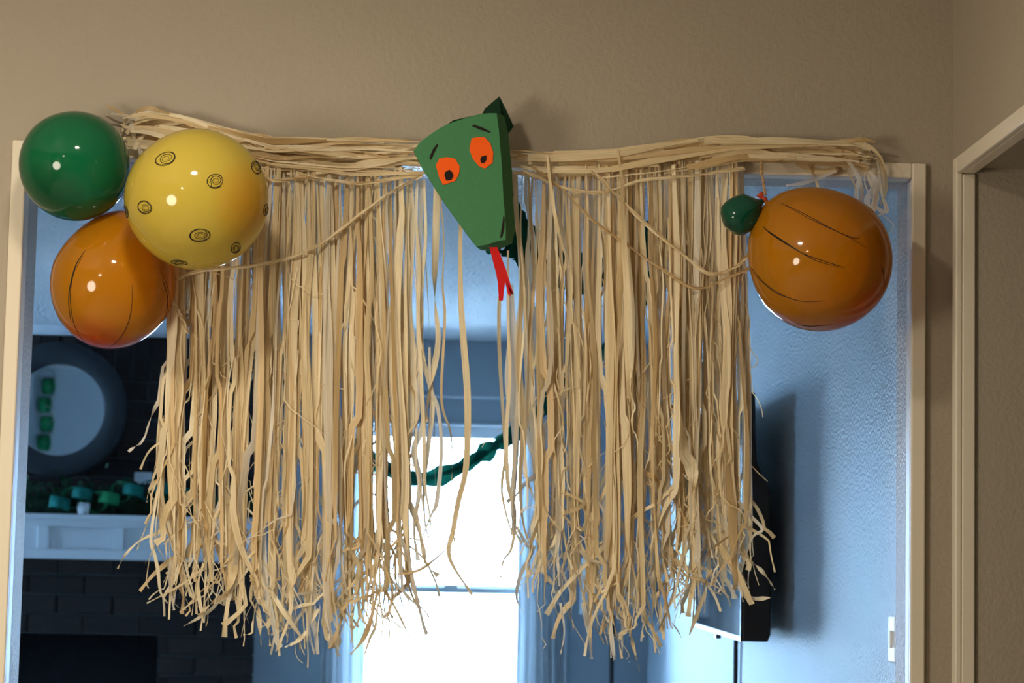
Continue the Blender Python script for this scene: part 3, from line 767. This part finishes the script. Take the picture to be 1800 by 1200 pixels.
# diagonal tie cords
def cord(root, P, wpx, mat='raffiadark', Y=4.488):
    pts = smooth_path(P, 50); m = MB()
    for j in range(3):
        V, W, A_ = [], [], []
        for i, (x, y) in enumerate(pts):
            q = i * .55 + j * 2.1; V.append(at(x + 1.6 * math.sin(q), y + 1.6 * math.cos(q), Y - .002 * math.cos(q + .7))); W.append(wpx / 889 * (.8 + .3 * math.sin(i * .4 + j))); A_.append(q * .35)
        m.ribbon(V, W, A_, .25, u0=j)
    return m.build('tie_cord', M[mat], root, True)
cord(left, [(742, 308), (700, 330), (640, 372), (570, 425), (500, 455), (430, 468), (345, 478), (305, 494)], 5, 'raffia')
cord(left, [(305, 494), (300, 510), (306, 530), (316, 555), (330, 585)], 7, 'raffia')
cord(left, [(462, 300), (480, 318), (540, 312), (600, 318), (640, 322), (742, 306)], 6, 'raffia')
cord(right, [(935, 292), (985, 330), (1040, 385), (1095, 425), (1160, 470), (1222, 506), (1275, 490), (1320, 470)], 3.4, 'raffiadark')
cord(right, [(1040, 300), (1085, 345), (1145, 402), (1200, 445), (1245, 480), (1290, 470), (1318, 446)], 6, 'raffia')
cord(right, [(918, 300), (990, 330), (1060, 338), (1130, 316), (1220, 308), (1308, 296)], 5, 'raffia')
# wide single strand that hangs over the bundle on the right
loose(right, [(1085, 262), (1092, 310), (1094, 360), (1097, 430), (1102, 520), (1100, 600), (1106, 700)], 11, 'raffia', 4.486)
loose(right, [(962, 272), (968, 330), (980, 400), (1000, 470)], 6, 'raffia', 4.486)
# the gathered head of each skirt: long strips laid sideways along the top of the opening
def bundle(root, prof, n, seed, xlo, xhi):
    r = random.Random(seed)
    for q in range(n):
        L = r.uniform(160, 420); xa = r.uniform(xlo - 60, xhi - L * .55); xb = min(xa + L, xhi + r.uniform(-25, 18)); xa = max(xa, xlo + r.uniform(-15, 25))
        if xb - xa < 70: continue
        v = (q + r.random()) / n
        wv = wave(r, 3, .8, 2.2); dv = r.uniform(-.55, .55); P = []
        for i in range(36):
            t = i / 35; x = lerp(xa, xb, t); top, bot = prof(x); vv = min(1.02, max(-.03, v + dv * (t - .5) + .05 * wv(t)))
            P.append((x, lerp(top, bot, vv) + .8 * wv(t * 3)))
        Y = r.uniform(4.488, 4.530)
        mt = r.choice(('raffia', 'raffia', 'raffia', 'raffiadark'))
        add_strand(root, P, Y, min(15, max(3.5, r.lognormvariate(math.log(7.5), .45))), r, mt, 'waistband_strip', True, narrow_top=.8)
def profL(x): return (table(x, [(200, 212), (260, 200), (340, 208), (410, 225), (480, 245), (600, 246), (735, 250)]), table(x, [(200, 250), (260, 258), (340, 275), (410, 292), (480, 302), (600, 306), (735, 304)]))
def profR(x): return (table(x, [(895, 266), (960, 270), (1080, 266), (1150, 254), (1210, 248), (1400, 246), (1500, 246), (1545, 262)]), table(x, [(895, 300), (960, 312), (1060, 312), (1150, 306), (1230, 294), (1300, 280), (1400, 280), (1500, 292), (1545, 300)]))
bundle(left, profL, 92, 5, 225, 745)
bundle(right, profR, 96, 6, 893, 1535)
# loose tangle at the left end
r = random.Random(9)
for P, w_, mt in [
    ([(188, 185), (200, 192), (215, 200), (238, 212)], 5, 'raffiadark'), ([(195, 200), (215, 203), (236, 208), (260, 215)], 6, 'raffiapale'),
    ([(222, 235), (240, 215), (275, 206), (330, 210)], 10, 'raffia'), ([(236, 262), (250, 240), (280, 222), (330, 214)], 9, 'raffia'),
    ([(240, 290), (252, 265), (262, 240), (300, 225)], 9, 'raffia'), ([(228, 250), (245, 255), (285, 238), (340, 222)], 7, 'raffiadark'),
    ([(236, 300), (255, 280), (275, 250), (310, 232)], 8, 'raffia'), ([(212, 218), (232, 226), (262, 220), (300, 218)], 7, 'raffia'),
    ([(238, 280), (248, 292), (260, 262), (268, 236)], 7, 'raffiadark'), ([(242, 240), (262, 256), (275, 262), (300, 250)], 6, 'raffia'),
    ([(225, 226), (250, 206), (285, 200), (345, 212)], 9, 'raffia'), ([(230, 214), (236, 240), (246, 262), (252, 300)], 8, 'raffiapale'),
    ([(240, 196), (262, 190), (285, 196), (330, 206)], 6, 'raffiadark'), ([(215, 232), (220, 215), (228, 205), (244, 196)], 5, 'raffia')]:
    pts = smooth_path(P, 24); add_strand(left, pts, r.uniform(4.50, 4.528), w_, r, mt, 'waistband_strip', True, narrow_top=.8)
# curled fringe at the right end
for P, w_, mt in [
    ([(1500, 255), (1512, 300), (1505, 340), (1512, 380), (1520, 398)], 8, 'raffiapale'), ([(1515, 262), (1528, 310), (1540, 345), (1528, 380), (1520, 396)], 9, 'raffiapale'),
    ([(1480, 262), (1490, 300), (1504, 330), (1503, 365)], 4, 'raffiadark'), ([(1530, 258), (1550, 290), (1556, 330), (1548, 360)], 7, 'raffia'),
    ([(1540, 268), (1546, 320), (1538, 360), (1560, 372), (1556, 350)], 6, 'raffiapale'), ([(1525, 275), (1520, 320), (1534, 350), (1546, 372), (1570, 395), (1562, 410)], 4, 'raffiapale'),
    ([(1490, 280), (1510, 315), (1515, 345), (1506, 368), (1512, 395)], 10, 'raffiapale'), ([(1415, 250), (1422, 275), (1430, 300), (1438, 330)], 8, 'raffia'),
    ([(1470, 300), (1440, 312), (1410, 322), (1382, 326)], 7, 'raffiapale'), ([(1400, 285), (1430, 300), (1462, 300), (1472, 296)], 14, 'raffia'),
    ([(1510, 250), (1535, 262), (1550, 280), (1556, 300)], 7, 'raffia'), ([(1544, 300), (1550, 340), (1555, 372), (1530, 382)], 5, 'raffia'),
    ([(1526, 300), (1540, 320), (1524, 352), (1536, 385)], 10, 'raffiapale'), ([(1480, 256), (1500, 246), (1522, 246), (1540, 250)], 6, 'raffiadark')]:
    pts = smooth_path(P, 28); add_strand(right, pts, r.uniform(4.495, 4.525), w_, r, mt, 'fringe_strand', False, narrow_top=.9)

# ------------------------------------------------------------------ balloons
def balloon_profile(r, stretch, neck):       # z: -1 at the tip, knot end at the top
    prof = []; n = 30
    for i in range(n + 1):
        a = -math.pi / 2 + math.pi * i / n; z = math.sin(a); c = math.cos(a)
        rad = r * c * (1 + (-.10 * max(0, z)) * neck); zz = r * stretch * (z if z < 0 else z * (1 + .10 * neck * z))
        prof.append((max(rad, 0.0003), zz))
    zt = prof[-1][1]; prof[-1] = (.006, zt); prof[-2] = (max(prof[-2][0] * .6, .008), prof[-2][1]); prof.append((.004, zt + .006))
    return prof
def balloon(name, label, center, r, axis, mat, stretch=1.0, neck=1.0, cat='balloon'):
    root_M = Vector((0, 0, 1)).rotation_difference(Vector(axis).normalized()).to_matrix().to_4x4()
    prof = balloon_profile(r, stretch, neck)
    m = MB().lathe(prof, 64)
    o = m.build(name, M[mat], None, True)
    o.matrix_basis = Matrix.Translation(center) @ root_M
    tag(o, label, cat)
    zt = prof[-1][1]
    k = MB().lathe([(.0035, zt - .001), (.0065, zt + .002), (.0065, zt + .006), (.0035, zt + .008), (.004, zt + .011), (.0085, zt + .018), (.0075, zt + .019), (.001, zt + .012)], 16)
    k.build('knot', M['bknot'] if mat == 'borange' else M[mat], o, True, world=False)
    V = [o.matrix_basis @ Vector(p) for p in m.v]
    return o, BVHTree.FromPolygons(V, m.f)
def on_surface(bvh, x, y):
    o = Vector((0, 0, CZ)); d = (at(x, y, 5.0) - o).normalized(); h = bvh.ray_cast(o, d)
    return (h[0] + (h[1] if h[1].dot(d) < 0 else -h[1]) * .0006) if h[0] is not None else None
def mark(o, bvh, P, wpx, name='drawn_line', n=40, straight=False, label=None):
    pts = [on_surface(bvh, x, y) for x, y in (P if straight else smooth_path(P, n))]
    pts = [p for p in pts if p is not None]
    if len(pts) < 3: return None
    k = len(pts); rad = [wpx * .62 / 2 / 900 * (.35 + .65 * math.sin(math.pi * min(1, max(0, i / (k - 1))) ** .8)) for i in range(k)]
    return MB().tube(pts, rad, 5).build(name, M['ink'], o, True)

g, _ = balloon('balloon', 'glossy dark green balloon at the upper left corner of the opening', at(132, 291, 4.415), .1085, (0.25, 0.6, .55), 'bgreen', .98, .6)
yb, ybv = balloon('balloon', 'yellow balloon covered with black scribbled spots', at(345.5, 350.5, 4.285), .1345, (-.75, .55, .10), 'byellow', 1.02, .5)
ol_, olv = balloon('balloon', 'orange pumpkin balloon with curved pen lines hanging under the green balloon', at(200, 495, 4.476), .1228, (0.20, .30, 1), 'borange', 1.10, 1.0)
orr, orv = balloon('balloon', 'orange pumpkin balloon with a dark green stem hanging right of the skirts', at(1441, 456, 4.425), .1415, (-.62, .22, .72), 'borange', 1.01, .9)

# spots on the yellow balloon: a loose double loop and an inner scribble
def spot(x, y, a, b, rot, seed):
    r = random.Random(seed); P = []
    for i in range(90):
        t = i / 89; q = t * 2 * math.pi * 4.3 + seed; s = (1.0 - .10 * t) if t < .52 else lerp(.72, .22, (t - .52) / .48)
        u, v = a * s * math.cos(q) * (1 + .06 * math.sin(q * .7 + seed)), b * s * math.sin(q) * (1 + .08 * math.cos(q * .4)); 
        if t > .52: u += 1.5
        P.append((x + u * math.cos(rot) - v * math.sin(rot), y + u * math.sin(rot) + v * math.cos(rot)))
    mark(yb, ybv, P, 2.0, 'drawn_spot', straight=True)
for i, (x, y, a, b, rot) in enumerate([(291, 279, 18, 11, -.35), (378, 318, 14, 12.5, -.2), (450, 294, 8, 12, -.35), (255, 364, 12.5, 11, .5), (351, 413, 18, 11, -.08), (414, 435, 8, 9.5, .5), (467, 369, 4, 10, .1), (315, 461, 14, 4, .12), (222, 372, 3.2, 11, -.2)]):
    spot(x, y, a, b, rot, i)
for P, wd in [([(150, 440), (134, 465), (124, 500), (121, 530), (124, 560)], 3.4), ([(146, 450), (130, 480), (124, 520), (128, 560), (140, 590), (160, 612)], 2.0), ([(232, 500), (231, 540), (222, 575), (205, 600), (188, 612)], 1.8),
              ([(285, 490), (294, 520), (293, 548), (290, 562)], 2.0), ([(280, 470), (296, 510), (300, 545)], 1.2)]:
    mark(ol_, olv, P, wd)
for P, wd in [([(1372, 357), (1410, 374), (1450, 396), (1485, 413), (1505, 419), (1510, 416)], 2.2), ([(1380, 361), (1430, 388), (1490, 416), (1524, 437)], 1.6), ([(1342, 398), (1354, 410), (1385, 430), (1420, 449), (1484, 470)], 3.4), ([(1343, 401), (1375, 422), (1430, 456), (1475, 469)], 2.2),
              ([(1320, 470), (1345, 498), (1375, 518), (1410, 529), (1452, 528)], 2.4), ([(1318, 474), (1360, 512), (1400, 527)], 1.4), ([(1549, 467), (1553, 482), (1554, 502)], 2.2), ([(1400, 570), (1425, 573), (1462, 570)], 1.8)]:
    mark(orr, orv, P, wd)
# crumpled green stem balloon beside the knot
sc_ = at(1303, 377, 4.425); m = MB(); axis = (at(1345, 350, 4.425) - at(1290, 385, 4.425)).normalized()
rot = Vector((0, 0, 1)).rotation_difference(axis).to_matrix().to_4x4()
prof = [(.0005, -.040), (.014, -.0385), (.026, -.034), (.034, -.026), (.0375, -.014), (.0385, 0), (.037, .014), (.033, .026), (.025, .034), (.014, .041), (.007, .046), (.004, .052)]
m.lathe(prof, 40)
rq = random.Random(4); ws = [wave(rq, 3, 1, 3) for _ in range(3)]
m.v = [tuple(Vector(p) * (1 + .035 * ws[0](p[0] * 18) + .03 * ws[1](p[1] * 18) + .03 * ws[2](p[2] * 18))) for p in m.v]
st = m.build('stem_balloon', M['bstem'], None, True); st.matrix_basis = Matrix.Translation(sc_) @ rot
tag(st, 'small dark green balloon tied on as the stem of the right pumpkin balloon', 'balloon')
kn = at(1346, 344, 4.425)
# twine from the bundle to the knot
tw = []
for j in range(2):
    pass
m = MB(); P = smooth_path([(1340, 283), (1339, 300), (1342, 320), (1345, 342)], 30)
for j in range(2):
    m.tube([at(x + 1.7 * math.sin(i * .8 + j * math.pi), y, lerp(4.495, 4.42, i / 29) + .0018 * math.cos(i * .8 + j * math.pi)) for i, (x, y) in enumerate(P)], .0016, 6)
tag(m.build('hanging_twine', M['jute'], None, True), 'short twisted twine holding up the right pumpkin balloon', 'twine')

# ------------------------------------------------------------------ paper snake head
def ap(P, Y): return [at(x, y, Y) for x, y in P]
YS = 4.385
sn = thing('snake_head', 'green paper snake head with orange eyes and a red forked tongue', 'snake', at(822, 320, 4.44))
front = smooth_path([(727, 265), (743, 246), (777, 223), (810, 210), (847, 200), (873, 199)], 16) + [(877, 230), (882, 293), (885, 350), (889, 395), (889, 421), (873, 424), (855, 430), (837, 433), (833, 428), (783, 360), (743, 297)]
def sheet(P, Yf, name, mat, parent, th=.0008, label=None):
    Yl = Yf if isinstance(Yf, (list, tuple)) else [Yf] * len(P)
    a = [at(x, y, Y) for (x, y), Y in zip(P, Yl)]
    o = MB().prism(a, [p + Vector((0, th, 0)) for p in a]).build(name, M[mat], parent)
    if label: o['label'] = label
    return o
fp = sheet(front, YS, 'face', 'greenpaper', sn)
# the sheet folded back along the right and lower edges
def strip(A_, B_, Ya, Yb, name, mat):
    m = MB(); n = len(A_)
    a = [at(*p, Ya) for p in A_]; b = [at(*p, Yb) for p in B_]
    for d in (0, .0008):
        off = Vector((-d * .7 if d else 0, d, 0)); m.v += [tuple(p + off) for p in a] + [tuple(p + off) for p in b]
    for i in range(n - 1):
        m.face([i, i+1, n+i+1, n+i]); m.face([2*n+i, 3*n+i, 3*n+i+1, 2*n+i+1])
    return m.build(name, M[mat], sn)
strip([(873, 199), (877, 230), (882, 293), (885, 350), (889, 395), (889, 421)], [(886, 203), (893, 232), (900, 300), (902, 352), (906, 405), (900, 428)], YS, YS + .06, 'side_flap', 'greenpaper')
strip([(837, 433), (855, 430), (873, 424), (889, 421)], [(846, 440), (860, 440), (880, 437), (900, 428)], YS, YS + .045, 'chin_flap', 'greenpaper')
strip([(727, 265), (743, 297), (783, 360), (833, 428)], [(733, 268), (749, 299), (789, 362), (838, 430)], YS + .001, YS + .06, 'side_flap', 'greenpaper')
sheet([(853, 190), (878, 169), (891, 195), (903, 222), (893, 236), (897, 300), (903, 345), (880, 345), (846, 203)], [4.468, 4.455, 4.462, 4.47, 4.475, 4.47, 4.465, 4.465, 4.468], 'crest', 'darkshadepaper', sn)
sheet([(775, 226), (797, 211), (815, 207), (850, 199), (860, 215), (800, 240)], 4.45, 'back_sheet', 'darkshadepaper', sn)
sheet([(766, 290), (772, 279), (785, 276), (800, 279), (808, 292), (807, 305), (800, 318), (779, 325), (772, 312)], YS - .0014, 'eye', 'orangepaper', sn)
sheet([(825, 262), (829, 243), (838, 241), (852, 241), (862, 252), (867, 268), (866, 286), (853, 296), (843, 293), (831, 279)], YS - .0014, 'eye', 'orangepaper', sn)
sheet([(781, 307), (783, 302), (790, 298), (795, 303), (797, 309), (793, 316), (784, 317)], YS - .0028, 'pupil', 'blackpaper', sn)
sheet([(844, 281), (846, 275), (855, 273), (855, 280), (851, 286), (846, 286)], YS - .0028, 'pupil', 'blackpaper', sn)
sheet([(829, 221), (833, 219), (848, 224), (863, 232), (860, 233), (842, 227)], YS - .0014, 'eyebrow', 'blackpaper', sn)
sheet([(756, 280), (755, 276), (761, 262), (768, 253), (770, 254), (764, 266), (758, 280)], YS - .0014, 'eyebrow', 'blackpaper', sn)
sheet([(885, 377), (887, 384), (886, 402), (882, 417), (879, 418), (882, 398)], YS - .0014, 'mouth', 'blackpaper', sn)
sheet([(860, 434), (874, 434), (881, 452), (889, 472), (896, 495), (903, 517), (899, 515), (891, 497), (889, 487), (898, 517), (897, 521), (893, 517), (888, 495), (886, 510), (884, 528), (877, 528), (875, 497), (872, 480)],
      [YS + .012] * 18, 'tongue', 'redpaper', sn)
